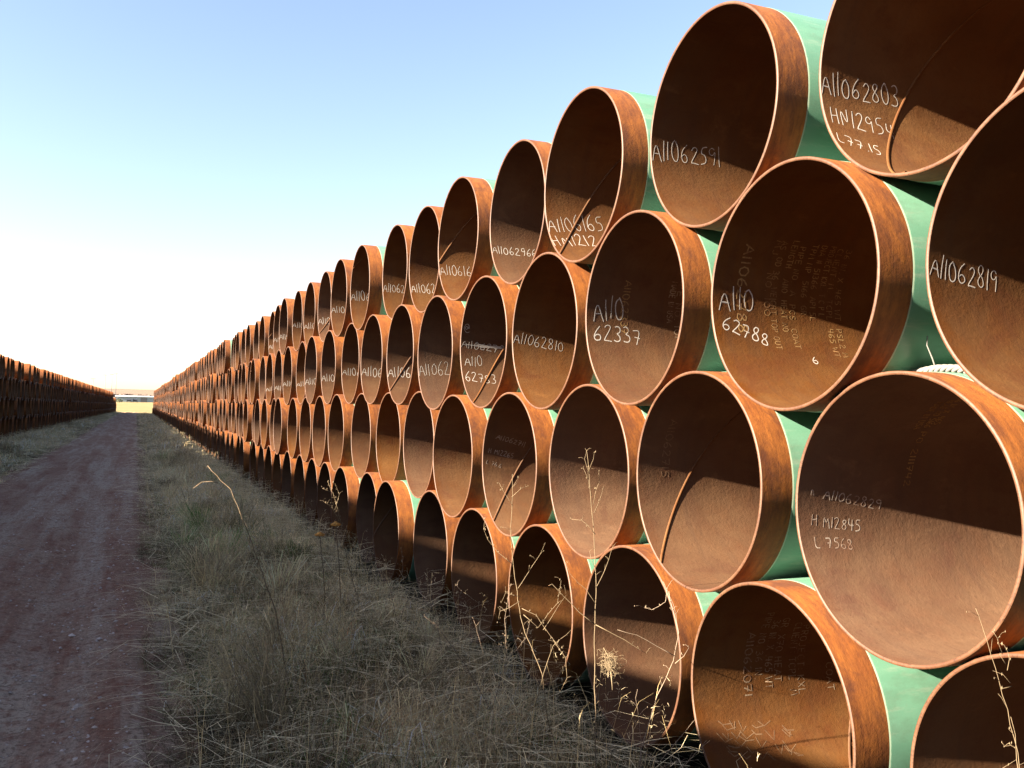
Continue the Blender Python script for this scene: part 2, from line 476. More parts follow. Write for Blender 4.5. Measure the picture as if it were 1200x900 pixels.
SEAM_SLOPE = rad(200.0)           # radians of turn per metre of depth
def seam_mesh(x_end=1.6):
    """the spiral weld bead standing proud of the bore"""
    n = 110; v = []; f = []
    prof = [(-0.0075, 0.0), (-0.005, 0.003), (0, 0.0042), (0.005, 0.003), (0.0075, 0.0)]
    for i in range(n):
        x = x_end * i / (n - 1); t = x * SEAM_SLOPE
        for w, h in prof:
            # across the bead: perpendicular to the helix on the unrolled bore
            dl = math.hypot(1, SEAM_SLOPE * RI); px = w * SEAM_SLOPE * RI / dl; pa = -w / dl
            a = t + pa / RI; r = RI + 0.0008 - h
            v.append((max(0.001, x + px), r * math.cos(a), r * math.sin(a)))
    m = len(prof)
    for i in range(n - 1):
        for k in range(m - 1):
            a = i * m + k; f.append([a, a + 1, a + m + 1, a + m])
    return mesh('weld_seam', v, f, [M['inner']])
WALL = {160: wall_mesh(160), 80: wall_mesh(80), 44: wall_mesh(44)}
COAT = {160: coat_mesh(160), 80: coat_mesh(80), 44: coat_mesh(44)}
SEAM = seam_mesh()
BARE = wall_mesh(44, True)

# ------------------------------------------------------------------ lettering (single-stroke hand)
G = {
 'A': [[(0, 0), (.30, 1), (.58, 0)], [(.10, .36), (.52, .34)]], '1': [[(.10, 1), (.10, 0)]], '0': [[(.30, 1), (.10, .85), (.04, .45), (.16, .06), (.36, 0), (.52, .25), (.52, .7), (.30, 1)]],
 '6': [[(.42, 1), (.16, .7), (.04, .3), (.14, .03), (.36, 0), (.50, .2), (.42, .42), (.22, .44), (.06, .25)]],
 '2': [[(.06, .82), (.22, 1), (.44, .92), (.44, .68), (.04, .02), (.14, .05), (.56, .0)]], '3': [[(.06, .92), (.26, 1), (.44, .84), (.40, .62), (.20, .53), (.44, .42), (.48, .16), (.28, 0), (.04, .08)]],
 '4': [[(.12, 1), (.06, .45), (.52, .45)], [(.44, .95), (.40, 0)]], '5': [[(.50, 1), (.14, .98), (.10, .58), (.34, .60), (.50, .36), (.40, .08), (.06, 0)]],
 '7': [[(.02, .95), (.52, 1), (.24, 0)], [(.12, .5), (.50, .48)]], '8': [[(.28, .54), (.08, .74), (.22, 1), (.44, .92), (.42, .68), (.10, .36), (.08, .08), (.30, 0), (.48, .14), (.44, .38), (.28, .54)]],
 '9': [[(.46, .86), (.28, 1), (.08, .84), (.12, .58), (.36, .54), (.48, .80), (.46, .4), (.38, 0)]], 'H': [[(.08, 1), (.06, 0)], [(.46, 1), (.46, 0)], [(.06, .5), (.46, .54)]],
 'M': [[(.02, 0), (.12, 1), (.30, .35), (.50, 1), (.60, 0)]], 'N': [[(.06, 0), (.06, 1), (.46, 0), (.48, 1)]], 'L': [[(.10, 1), (.08, 0), (.48, .04)]], '.': [[(.14, .0), (.18, .06)]],
 'n': [[(.08, 0), (.14, .9), (.34, .95), (.46, 0)]], ' ': [], '@': [[(.34, .6), (.2, .72), (.1, .55), (.22, .36), (.36, .5), (.36, .7), (.52, .42), (.44, .9), (.2, 1), (.0, .7), (.02, .3), (.26, .02), (.52, .1)]],
 'B': [[(.08, 0), (.08, 1), (.38, .96), (.42, .7), (.08, .53), (.46, .4), (.44, .06), (.08, 0)]], 'C': [[(.50, .85), (.30, 1), (.08, .75), (.08, .25), (.30, 0), (.50, .15)]], 'D': [[(.08, 0), (.08, 1), (.34, .95), (.50, .6), (.48, .3), (.32, .03), (.08, 0)]],
 'E': [[(.50, 1), (.08, 1), (.08, 0), (.50, 0)], [(.08, .52), (.42, .52)]], 'F': [[(.50, 1), (.08, 1), (.08, 0)], [(.08, .52), (.42, .52)]], 'G': [[(.50, .85), (.30, 1), (.08, .75), (.08, .25), (.30, 0), (.50, .15), (.50, .45), (.32, .45)]],
 'I': [[(.10, 1), (.10, 0)]], 'J': [[(.42, 1), (.42, .2), (.26, 0), (.08, .12)]], 'K': [[(.08, 1), (.08, 0)], [(.50, 1), (.08, .45), (.50, 0)]], 'O': [[(.28, 1), (.08, .8), (.06, .25), (.28, 0), (.50, .22), (.50, .8), (.28, 1)]],
 'P': [[(.08, 0), (.08, 1), (.40, .97), (.48, .75), (.38, .5), (.08, .48)]], 'R': [[(.08, 0), (.08, 1), (.40, .97), (.48, .75), (.38, .52), (.08, .5)], [(.28, .5), (.50, 0)]], 'S': [[(.48, .88), (.28, 1), (.08, .82), (.14, .58), (.44, .42), (.46, .14), (.26, 0), (.06, .12)]],
 'T': [[(.02, 1), (.54, 1)], [(.28, 1), (.28, 0)]], 'U': [[(.08, 1), (.08, .2), (.28, 0), (.48, .2), (.48, 1)]], 'V': [[(.02, 1), (.28, 0), (.54, 1)]], 'W': [[(.0, 1), (.14, 0), (.30, .7), (.46, 0), (.60, 1)]], 'X': [[(.04, 1), (.52, 0)], [(.52, 1), (.04, 0)]],
 'Y': [[(.02, 1), (.28, .5), (.54, 1)], [(.28, .5), (.28, 0)]], '#': [[(.18, 1), (.12, 0)], [(.42, 1), (.36, 0)], [(.04, .66), (.52, .66)], [(.02, .33), (.50, .33)]], '-': [[(.08, .48), (.42, .48)]], ':': [[(.14, .18), (.16, .24)], [(.14, .68), (.16, .74)]], '/': [[(.04, 0), (.44, 1)]],
}
ADV = {'1': .30, 'I': .28, '.': .28, ':': .28, ' ': .45, 'M': .74, 'W': .74}
def adv(c): return ADV.get(c, .66)

def smooth_poly(pts, hand):
    if not hand or len(pts) < 3:
        return pts
    for _ in range(2):                      # corner cutting, ends kept
        q = [pts[0]]
        for a, b in zip(pts[:-1], pts[1:]):
            q += [(a[0] * .75 + b[0] * .25, a[1] * .75 + b[1] * .25), (a[0] * .25 + b[0] * .75, a[1] * .25 + b[1] * .75)]
        q.append(pts[-1]); pts = q
    return pts

class Writing:
    """ribbons of chalk or paint lying on the bore; (x, deg): depth from the mouth, degrees above the side of the bore"""
    def __init__(self): self.v, self.f, self.lines = [], [], []
    def stroke(self, pts, w):
        """pts in (x, arc) metres on the unrolled bore"""
        P = [pts[0]]
        for a, b in zip(pts[:-1], pts[1:]):
            n = max(1, int(math.dist(a, b) / 0.02))
            for i in range(1, n + 1):
                P.append((a[0] + (b[0] - a[0]) * i / n, a[1] + (b[1] - a[1]) * i / n))
        b0 = len(self.v)
        for i, p in enumerate(P):
            a = P[max(0, i - 1)]; b = P[min(len(P) - 1, i + 1)]
            L = math.dist(a, b) or 1; nx, ny = -(b[1] - a[1]) / L, (b[0] - a[0]) / L
            for s, h in ((-1, 0.0003), (0, 0.0006), (1, 0.0003)):
                x = max(0.004, p[0] + nx * s * w / 2); t = (p[1] + ny * s * w / 2) / RI
                r = RI - h
                self.v.append((x, r * math.cos(t), r * math.sin(t)))
            if i:
                k = b0 + i * 3
                self.f += [[k - 3, k - 2, k + 1, k], [k - 2, k - 1, k + 2, k + 1]]
    def text(self, s, start, end, h, w=0.0055, hand=True, slant=0.0, seed=1):
        r = random.Random(seed)
        x0, a0 = start[0], rad(start[1]) * RI; x1, a1 = end[0], rad(end[1]) * RI
        L = math.dist((x0, a0), (x1, a1)); dx, da = (x1 - x0) / L, (a1 - a0) / L
        ux, ua = -da, dx                    # letter up
        tot = sum(adv(c) for c in s); k = L / tot; cx = 0.0
        for c in s:
            jy = r.uniform(-.06, .06) if hand else 0; js = r.uniform(.88, 1.12) if hand else 1; jt = r.uniform(-.05, .09) if hand else 0
            for st in G.get(c, []):
                pts = []
                for (px, py) in st:
                    if hand: px, py = px + r.uniform(-.03, .03), py + r.uniform(-.03, .03)
                    gx = (cx + (px + jt * py + slant * py)) * k; gy = (py * js + jy) * h
                    pts.append((x0 + dx * gx + ux * gy, a0 + da * gx + ua * gy))
                self.stroke(smooth_poly(pts, hand), w * (r.uniform(.8, 1.2) if hand else 1))
            cx += adv(c)
            if c == ' ' and self.v: self.cut()
        self.cut()
    def down(self, s, x, deg0, deg1, h=0.03, w=0.0036):
        """stencilled line running down the bore, letter tops towards the inside"""
        self.text(s, (x, deg0), (x, deg1), h, w, hand=False)
    def cut(self):
        self.lines.append((self.v, self.f)); self.v, self.f = [], []
    def build(self, name, mat, parent, z=R0):
        if self.v: self.cut()
        for v, f in self.lines:
            if v:
                o = obj(name, mesh(name, v, f, [mat]), parent); o.location = (0, 0, z)

# ------------------------------------------------------------------ the sunlit stack on the right
CEN = {(4,0):(2.241,2.122,1.221),(4,1):(2.167,3.168,1.241),(4,2):(2.130,4.267,1.247),(4,3):(2.193,5.304,1.260),(4,4):(2.158,6.347,1.263),(4,5):(2.236,7.443,1.278),(4,6):(2.261,8.504,1.314),
       (3,0):(2.203,1.605,0.472),(3,1):(2.157,2.646,0.466),(3,2):(2.126,3.715,0.490),(3,3):(2.163,4.793,0.464),(3,4):(2.183,5.840,0.466),(3,5):(2.177,6.906,0.447),
       (2,0):(2.195,2.181,-0.313),(2,1):(2.147,3.210,-0.276),(2,2):(2.187,4.260,-0.310),(2,3):(2.187,5.343,-0.341),(2,4):(2.179,6.429,-0.348),
       (1,0):(2.221,1.668,-1.076),(1,1):(2.113,2.685,-1.056),(1,2):(2.160,3.749,-1.086),(1,3):(2.195,4.850,-1.123),(1,4):(2.173,5.903,-1.140)}
Y0 = {1: 1.6719, 2: 2.1726, 3: 1.6103, 4: 2.1166}
SP, RH, H1 = 1.0635, 0.7787, -1.0855
jit = random.Random(23)
def centre(row, k):
    if (row, k) in CEN: return CEN[(row, k)]
    sag = (vnoise(np.array([k * 0.13]), np.array([row * 0.0 + 4.0]), 3)[0] - 0.5) * 0.10
    dx = jit.gauss(0, 0.022) + (jit.choice([-0.07, 0.06]) if jit.random() < 0.14 else 0)
    sag -= {1: .10, 2: .05, 3: .02, 4: 0}[row] * float(np.interp(k, [4, 10, 30, 60], [.3, 1, 1, .4]))
    return (DX + dx, Y0[row] + k * SP + jit.gauss(0, 0.006), H1 + (row - 1) * RH + sag + jit.gauss(0, 0.004))
N_ROW, N_SOLO = 128, 45
def settle():
    """nudge the pipes so that none cuts into its neighbours"""
    P = {(r, k): list(centre(r, k)) for k in range(N_SOLO) for r in (4, 3, 2, 1)}
    key = list(P); near = [(a, b) for i, a in enumerate(key) for b in key[i + 1:] if abs(P[a][1] - P[b][1]) < 1.3 and abs(a[0] - b[0]) == 1]
    for _ in range(60):
        for a, b in near:
            dy, dz = P[b][1] - P[a][1], P[b][2] - P[a][2]; d = math.hypot(dy, dz); g = 2 * R0 + 0.0056 - d
            if g > 0:
                for q, sgn in ((a, -.5), (b, .5)): P[q][1] += sgn * g * dy / d; P[q][2] += sgn * g * dz / d
    return {k: tuple(v) for k, v in P.items()}
CEN = settle()

WORDS = ['first', 'second', 'third', 'fourth', 'fifth', 'sixth', 'seventh', 'eighth', 'ninth', 'tenth', 'eleventh', 'twelfth', 'thirteenth', 'fourteenth', 'fifteenth',
         'sixteenth', 'seventeenth', 'eighteenth', 'nineteenth']
TENS = {20: 'twent', 30: 'thirt', 40: 'fort'}
def ordinal(n):
    if n < 20: return WORDS[n - 1]
    t = n // 10 * 10
    return TENS[t] + ('ieth' if n == t else 'y-' + WORDS[n - t - 1])
ROWNAME = {1: 'bottom row', 2: 'second row up', 3: 'third row up', 4: 'top row'}

def make_pipe(c, n, rx, seam=None, flip=False, label='', group=''):
    e = empty('steel_pipe', (c[0], c[1], c[2] - R0), label, 'pipe', group)
    if flip: e.rotation_euler = (0, 0, PI)
    for nm, me in ((('pipe_wall', BARE),) if flip else (('pipe_wall', WALL[n]), ('coating', COAT[n]))):
        o = obj(nm, me, e); o.location = (0, 0, R0); o.rotation_euler = (rx, 0, 0)
    if seam is not None:
        o = obj('weld_seam', SEAM, e); o.location = (0, 0, R0); o.rotation_euler = (seam, 0, 0)
    return e

GR = 'pipes of the sunlit stack right of the road'
NOTE = {(4,0): 'rusty pipe chalked A11062803 with two lines below it, at the top right corner', (4,1): 'top row pipe with A11062591 chalked in its rusty mouth', (4,2): 'top row pipe chalked A1106165 over a short second line',
        (4,3): 'top row pipe chalked A11062966 in its narrow rusty mouth', (4,4): 'pipe jutting out of the top row, chalked A110616', (3,0): 'big rusty pipe chalked A11062819 at the right edge of the photo',
        (3,1): 'pipe with thick chalked A110 62788 beside stencilled lines of yellow print', (3,2): 'pipe with A110 62337 chalked in two lines', (3,3): 'pipe chalked A11062810 in one line across its mouth',
        (3,4): 'pipe with scribbled out chalk above A110 62783', (2,0): 'widest pipe mouth, thinly chalked A11062829 with H and L lines', (2,1): 'unmarked second row pipe with a long weld seam, left of the widest mouth',
        (2,3): 'second row pipe with faint thin chalk lines and a weld seam', (1,0): 'bottom row pipe cut off by the lower right corner', (1,1): 'bottom row pipe with rubbed pale stencil lines and a dark shadow band',
        (1,2): 'bottom row pipe behind the tall dry weeds, a straw tuft in its mouth'}
SEAM0 = {(4,0): -83.5, (4,2): -58.5, (3,4): -70, (2,1): -58.6, (2,3): -60.5, (4,4): -15.4, (1,1): -185}
PIPE = {}
for k in range(N_SOLO):
    for row in (4, 3, 2, 1):
        c = centre(row, k)
        n = 160 if k < 9 else (80 if k < 20 else 44)
        seam = None
        if (row, k) in SEAM0: seam = rad(SEAM0[(row, k)])
        elif k < 20 and (row, k) not in NOTE and (k > 4 or row == 1) and jit.random() < .4: seam = jit.uniform(0, 2 * PI)
        lab = NOTE.get((row, k))
        if lab is None:
            look = 'rusty pipe mouth' if row > 1 else 'shaded pipe mouth'
            lab = '%s, %s from near end in right stack\'s %s' % (look, ordinal(k + 1), ROWNAME[row])
        PIPE[(row, k)] = make_pipe(c, n, jit.uniform(0, 2 * PI), seam, False, lab, GR)

# chalk numbers (x, degrees) measured on the bores
CH = [(4,0,'A11062803',(0.006,-8.6),(.379,-8.0),.080),(4,0,'HN12954',(.022,-23.1),(.317,-26.7),.072),(4,0,'L77.15',(.008,-35.5),(.192,-41.9),.055),
      (4,1,'A11062591',(.010,-8.6),(.396,-6.1),.092),(4,2,'A1106165',(.006,-31),(.380,-24.9),.100),(4,2,'HM1212',(.006,-46),(.308,-41.0),.085),
      (3,0,'A11062819',(.006,-4.4),(.296,-9.0),.064),(3,1,'A110',(.035,-5.9),(.216,-5.3),.095),(3,1,'62788',(.037,-15.8),(.264,-25.2),.062),
      (3,2,'A110',(.045,-2.2),(.233,-.5),.115),(3,2,'62337',(.038,-15.8),(.328,-17.2),.082),(3,3,'A11062810',(.006,-4.9),(.359,-11.0),.066),
      (3,4,'@',(.02,11.6),(.075,12.0),.078),(3,4,'A1106279',(.008,-1.1),(.352,-5.5),.052),(3,4,'A110',(.032,-19.5),(.179,-19.1),.076),(3,4,'62783',(.018,-34.9),(.264,-38.3),.076),
      (4,3,'A11062966',(.006,-26.7),(.343,-25.8),.060),(4,4,'A110616',(.009,-28.7),(.275,-27.3),.086),(4,5,'A11062',(.008,-32.5),(.248,-31.9),.098),(4,6,'A11062',(.006,-18.7),(.241,-18.3),.085),
      (3,5,'A11062',(.008,-22.5),(.286,-21.2),.110)]
W = {}
for i, (row, k, s, a, b, h) in enumerate(CH):
    W.setdefault((row, k), Writing()).text(s, a, b, h, 0.0052 if (row, k) in ((3,1),(3,2)) else 0.0037, seed=40 + i)
for j in range(5):                       # the crossed-out number
    W[(3,4)].stroke([(0.05 + .03 * j, .012 - .004 * j), (0.30 + .01 * j, -.005 + .006 * (j % 3)), (0.12 + .03 * j, .020 - .005 * j)], 0.006)
W[(3,1)].stroke(smooth_poly([(.475, -.236), (.462, -.248), (.458, -.262), (.470, -.272), (.484, -.264), (.478, -.250), (.464, -.256)], True), 0.004)
for k in range(6, 15):
    for row in (4, 3):
        if (row, k) in W: continue
        d = jit.uniform(-32, -8)
        W.setdefault((row, k), Writing()).text('A1106' if k < 11 else 'A110', (.008, d), (.24 if k < 11 else .18, d + jit.uniform(-2, 2)), jit.uniform(.075, .105), 0.0055, seed=100 + k + row)
for (row, k), wr in W.items():
    wr.build('chalk_writing', M['chalk'], PIPE[(row, k)])
def thin(row, k, items, mat='dusty', w=0.004):
    wr = Writing()
    for i, (s, a, b, h) in enumerate(items): wr.text(s, a, b, h, w, seed=300 + i + 10 * k)
    wr.build('chalk_writing', M[mat], PIPE[(row, k)])
thin(2, 0, [('n', (.06, 3.1), (.082, 3.0), .022), ('A11062829', (.117, 1.4), (.396, -4.9), .036), ('H M12845', (.058, -10.9), (.286, -15), .040), ('L 7568', (.058, -20.9), (.237, -22.7), .035)])
thin(2, 3, [('A11062711', (.084, 19.1), (.31, 11.2), .034), ('H M12265', (.037, 6.3), (.23, 1.0), .034), ('L 76.6', (.025, -3.1), (.141, -7.2), .026)])

wr = Writing()                           # yellow stencil block in the two-line A110 62788 pipe
wr.down('A11062788', .122, 30, -19, .046, .0065)
wr.build('stencil_print', M['ochre'], PIPE[(3,1)])
wr = Writing()
for s, x, a, b in (('MJ   NO. 100', .262, 34, -8), ('AS  OD 36  WEIGHT TOP OUT', .292, 34, -27), ('LENGTH   A110  HEAT NO', .348, 35, -16), ('PIPE NO.  A  PCS  COAT', .392, 32, -26),
                   ('TPM MP  5166  GR.', .452, 34, -7), ('DIA # 51366  API 5L', .500, 34, -9), ('PROJECT: KXL  T C P L', .548, 34, -6), ('CLIENT: M.  TCPL  465 WT', .590, 33, -30), ('36 IN. X .465 WT  PSL2 M', .636, 33, -30)):
    wr.down(s, x, a, b, .030, .0036)
wr.build('stencil_print', M['ochre'], PIPE[(3,1)])
wr = Writing(); wr.down('A11062337', .205, 26, -11, .042, .0052); wr.build('stencil_print', M['ochre'], PIPE[(3,2)])
wr = Writing(); wr.down('MADE IN USA', .485, 28, -1, .036, .0048); wr.down('PIPE NO. 101', .532, 34, -12, .036, .0048); wr.build('stencil_print', M['pale'], PIPE[(3,2)])
wr = Writing(); wr.down('PIPE NO. 1102', .56, 16, -18, .034, .0052); wr.down('MADE IN USA', .51, 12, -16, .034, .0052); wr.build('stencil_print', M['ochre'], PIPE[(3,3)])
wr = Writing(); wr.down('A11062071', .253, 22, -14, .038, .0056)
for s, x, a, b in (('PIPE NO. 36 IN.', .31, 35, -5), ('36 IN. X .465 WT', .362, 29, -11), ('GR. X70 HEAT', .41, 30, -8), ('CLIENT: TCPL  M', .485, 26, -16), ('PROJECT: KXL', .53, 24, -16), ('COAT', .685, 0, -16)):
    wr.down(s, x, a, b, .036, .0038)
wr.build('stencil_print', M['pale'], PIPE[(1,1)])
wr = Writing(); rr_ = random.Random(8)
for i in range(30):                      # rubbed slanting chalk in the lower half of the same pipe
    x = rr_.uniform(.08, .42); a = rr_.uniform(-.30, -.16) - x * .12
    wr.stroke([(x, a), (x + rr_.uniform(.01, .03), a - rr_.uniform(.01, .05)), (x + rr_.uniform(.02, .07), a - rr_.uniform(.0, .03))], rr_.uniform(.003, .005))
wr.build('chalk_writing', M['ghost'], PIPE[(1,1)])
wr = Writing(); wr.down('PO 2111742', .50, 36, 6, .030, .0046)
for s, x, a, b in (('HEAT NO 5166', .50, 58, 38), ('36 IN. X .465', .535, 60, 40), ('MADE IN USA', .455, 56, 37)): wr.down(s, x, a, b, .030, .004)
wr.build('stencil_print', M['ochre'], PIPE[(2,0)])
wr = Writing(); wr.down('A11062715', .13, 34, -4, .040, .0042); wr.build('stencil_print', M['ghost'], PIPE[(2,1)])

# ------------------------------------------------------------------ the shaded stack left of the road
LX, LSP, LH1 = -4.92, 1.0635, H1
lj = random.Random(77)
def lcentre(row, k, y0):
    dx = lj.gauss(0, 0.04) + (lj.choice([-0.18, 0.10]) if lj.random() < 0.12 else 0)
    y = y0 + k * LSP + (0 if row % 2 else LSP / 2) + (0.50 if k < -2 else 0)  # last term shifts the unseen bay so its crests shade the bottom mouths
    back = float(np.interp(y, [3.5, 5, 6.2, 8, 10], [1.08, 0.90, 0.62, 0.15, 0.0]))     # unseen bay beside the camera, set back to lower the shadow it casts
    if k < 0: dx *= 0.3
    x = LX + 1.95 * max(0.0, y - 28) / 132 - back; sink = 0.27 * max(0.0, y - 28) / 132
    return (x + (dx if row == 4 else dx * 0.4), y, LH1 + (row - 1) * RH + lj.gauss(0, 0.008) + 0.03 - sink)
LY_SOLO, LY_END = 28.2, 160.0
n_left = 29
for k in range(n_left):
    for row in (4, 3, 2, 1):
        lab = 'dark shaded pipe end in the %s of the stack left of the road' % ROWNAME[row]
        make_pipe(lcentre(row, k, LY_SOLO), 44, lj.uniform(0, 6.28), None, True, lab, 'shaded pipes in the %s left of the road' % ROWNAME[row])

# the rest of both stacks: too small to tell apart (and the part of the left stack beside the camera)
def mass():
    v0, f0, mi0 = lathe(wall_profile(), 26)
    vc, fc, mc = lathe([(0.142, R0 + 0.0026, 3), (LEN - 0.14, R0 + 0.0026, None)], 26)
    f0 = np.concatenate([f0, fc + len(v0)]); v0 = np.concatenate([v0, vc]); mi0 = list(mi0) + list(mc)
    vb, fb, mb = lathe(wall_profile(True), 26)
    V, F, MI = [], [], []; b = 0
    def put(c, flip):
        nonlocal b
        v = (vb * np.array([-1, -1, 1]) if flip else v0) + np.array(c)
        V.append(v); F.append((fb if flip else f0) + b); MI.extend(mb if flip else mi0); b += len(v)
    for k in list(range(N_SOLO, N_ROW)):
        for row in (1, 2, 3, 4): put(centre(row, k), False)
    for row in (1, 2, 3, 4):
        for k in (-1, -2): put((DX, Y0[row] + k * SP, H1 + (row - 1) * RH), False)
    kk = 0
    k1 = int((LY_END - LY_SOLO) / LSP)
    for k in list(range(-40, 0)) + list(range(n_left, k1)):
        for row in (1, 2, 3, 4):
            if row == 4 and k >= k1 - 13: continue
            if row == 3 and k >= k1 - 1: continue
            put(lcentre(row, k, LY_SOLO), True)
        if k < -2:                       # added unseen fifth row, fills the gaps in the bay's shadow
            c = lcentre(5, k, LY_SOLO); put((c[0] - 2.45, c[1], c[2]), True)
    o = obj('stacked_pipes', mesh('stacked_pipes', np.concatenate(V), np.concatenate(F), [M['inner'], M['rim'], M['outer'], M['coat']], MI))
    tag(o, 'far ends of both pipe stacks running together into the distance', 'pipes', kind='stuff')
mass()

# ------------------------------------------------------------------ white rope on the widest pipe
def rope():
    cx, cy, cz = centre(2, 0)
    e = empty('rope', (cx + .21, cy, cz + R0), 'white twisted rope laid over the widest pipe in the gap below the stencilled pipe', 'rope')
    b = MB()
    for s in range(3):
        pts = []
        for i in range(90):
            t = i / 89; a = rad(68 + 62 * t); ph = t * 46 + s * 2 * PI / 3
            rr = R0 + .004 + .011 + .0075 * math.cos(ph); xx = .0075 * math.sin(ph)
            pts.append((xx, rr * math.cos(a), rr * math.sin(a) - R0))
        b.tube(pts, .0070, n=6)
    b.build('strands', M['rope'], e)
    b = MB(); a = rad(86); p = Vector((0, R0 * math.cos(a), R0 * math.sin(a) - R0 + .02))
    b.tube([p, p + Vector((.0, .012, .03)), p + Vector((-.01, .026, .075)), p + Vector((-.012, .022, .105))], .003, .0018)
    b.build('loose_thread', M['rope'], e)
rope()

# ------------------------------------------------------------------ dry weeds standing in front of the pipes
CU, SU = math.cos(YAW), math.sin(YAW)
def stalk(name, label, base, unit, lines, heads=(), mat='straw', hmat='husk', r0=.0020, seed=1, cat='weed', group=None, hsize=.006, twigs=True):
    """lines: polylines of (across, up) in 'unit' metres from the base; each gets its own drift in depth"""
    r = random.Random(seed)
    e = empty(name, base, label, cat, group)
    st, hd = MB(), MB()
    def P(a, z, d): return Vector((a * unit * CU + d * SU, -a * unit * SU + d * CU, z * unit))
    for i, (w, pts) in enumerate(lines):
        s = r.uniform(-.22, .22) if i else 0.06
        q = []
        for j, (a, z) in enumerate(pts):
            base_d = 0.0
            d = base_d + s * unit * math.hypot(a - pts[0][0], z - pts[0][1])
            q.append(P(a, z, d))
        Q = [q[0]]
        for a, b in zip(q[:-1], q[1:]):
            L = (b - a).length; m = max(1, int(L / .03))
            for t in range(1, m + 1):
                Q.append(a.lerp(b, t / m) + Vector((r.gauss(0, 1), r.gauss(0, 1), r.gauss(0, 1))) * (.0012 if t < m else 0))
        st.tube(Q, r0 * w, r0 * w * .4, 5)
        for p in Q[2:]:                  # fine side twigs
            if twigs and r.random() < (.6 if i in heads else .25):
                o = Vector((r.gauss(0, 1), r.gauss(0, 1), r.uniform(.1, 1.5))).normalized() * r.uniform(.015, .05)
                st.tube([p, p + o * .6 + Vector((0, 0, .004)), p + o], r0 * .32, r0 * .18, 4)
                if r.random() < .5: hd.blob(p + o, hsize * r.uniform(.4, .8), .5, .5, 1.8)
        if i in heads:
            for p in Q[1:]:
                for _ in range(2):
                    o = Vector((r.uniform(-1, 1), r.uniform(-1, 1), r.uniform(-.3, 1))) * hsize * 2.2
                    if r.random() < .75:
                        st.tube([p, p + o], r0 * .3, r0 * .25, 4)
                        hd.blob(p + o, hsize * r.uniform(.45, .95), .5, .5, 1.9)
    st.build('stem', M[mat], e)
    if hd.v: hd.build('seed_heads', M[hmat], e)
    return e
GW = 'tall dry weeds in front of the bottom row'
stalk('dry_weed', 'straw coloured weed with curled seed clusters in front of the fourth bottom pipe', (1.75, 3.60, -1.52), .0038,
      [(1.3, [(0, 0), (-14, 40), (-22, 96), (-45, 150), (-52, 180), (-58, 222), (-62, 260), (-60, 300), (-61, 325)]), (.7, [(-58, 222), (-76, 236), (-88, 250), (-93, 262), (-92, 272)]), (.7, [(-52, 195), (-40, 215), (-28, 235), (-22, 250)]),
       (.7, [(-50, 180), (-62, 172), (-72, 168), (-74, 158)]), (.7, [(-47, 172), (-30, 165), (-12, 140), (0, 128)]), (.7, [(-45, 165), (-28, 150), (-6, 178), (-2, 205)]), (.7, [(-22, 148), (-2, 180), (4, 188)]),
       (.6, [(-60, 290), (-72, 308), (-76, 316)]), (.6, [(-61, 300), (-50, 310), (-45, 312)]), (.6, [(-61, 310), (-54, 322)]), (.6, [(-48, 185), (-66, 190), (-71, 178)]), (.9, [(-30, 60), (-20, 100), (-10, 130), (12, 150)]), (.7, [(-12, 140), (4, 118), (6, 96), (-2, 80)])],
      (1, 3, 4, 5, 7, 8, 9, 10, 12), hsize=.0042, seed=3, group=GW)
stalk('dry_weed', 'tallest feathery dry weed rising in front of the third row of pipes', (1.70, 3.17, -1.52), .00335,
      [(1.3, [(0, 0), (-2, 110), (-4, 180), (-3, 260), (-6, 310), (-11, 360), (-14, 395), (-16, 408)]), (.7, [(-11, 355), (-16, 376), (-22, 388)]), (.6, [(-9, 345), (-6, 362), (-2, 372), (-3, 384)]), (.6, [(-8, 335), (-2, 350), (1, 362)]), (.6, [(-14, 380), (-20, 398), (-18, 408)]), (.6, [(-15, 385), (-10, 398), (-9, 406)]),
       (.7, [(-6, 310), (-14, 320), (-22, 326), (-34, 327)]), (.7, [(-3, 250), (6, 268), (14, 292), (16, 298)]), (.6, [(-4, 268), (-10, 280), (-12, 290)]), (.9, [(-4, 205), (-24, 220), (-42, 238), (-56, 252), (-60, 250)]), (.9, [(-4, 205), (10, 198), (30, 188), (56, 172)]), (.5, [(-3, 228), (-16, 246), (-34, 262), (-40, 276)])],
      (1, 2, 3, 4, 5, 6), hsize=.0035, seed=5, group=GW)
stalk('dry_weed', 'bent branching weed with drooping tips before the third bottom pipe', (1.78, 3.02, -1.52), .0034,
      [(1.2, [(0, 0), (8, 70), (26, 130), (44, 168), (50, 200), (44, 230), (36, 248), (32, 256)]), (.8, [(44, 176), (22, 188), (0, 200), (-22, 206)]), (.7, [(36, 248), (38, 236), (40, 226)]), (.6, [(34, 252), (33, 236), (18, 226), (10, 228)]),
       (.8, [(44, 168), (54, 176), (60, 186)]), (.9, [(0, 0), (-20, 60), (-44, 92), (-66, 120)]), (.8, [(8, 70), (28, 60), (48, 86), (66, 110)]), (.8, [(10, 40), (40, 60), (70, 66)]), (.7, [(20, 30), (52, 56), (72, 82), (80, 90)]), (.8, [(6, 30), (8, 80), (0, 130), (2, 140)]), (.8, [(14, 20), (40, 40), (60, 40), (80, 44)]), (.7, [(0, 10), (-24, 50), (-30, 90), (-20, 110)])],
      (2, 3, 4, 5), mat='stem', hmat='pod', hsize=.004, seed=7, group=GW)
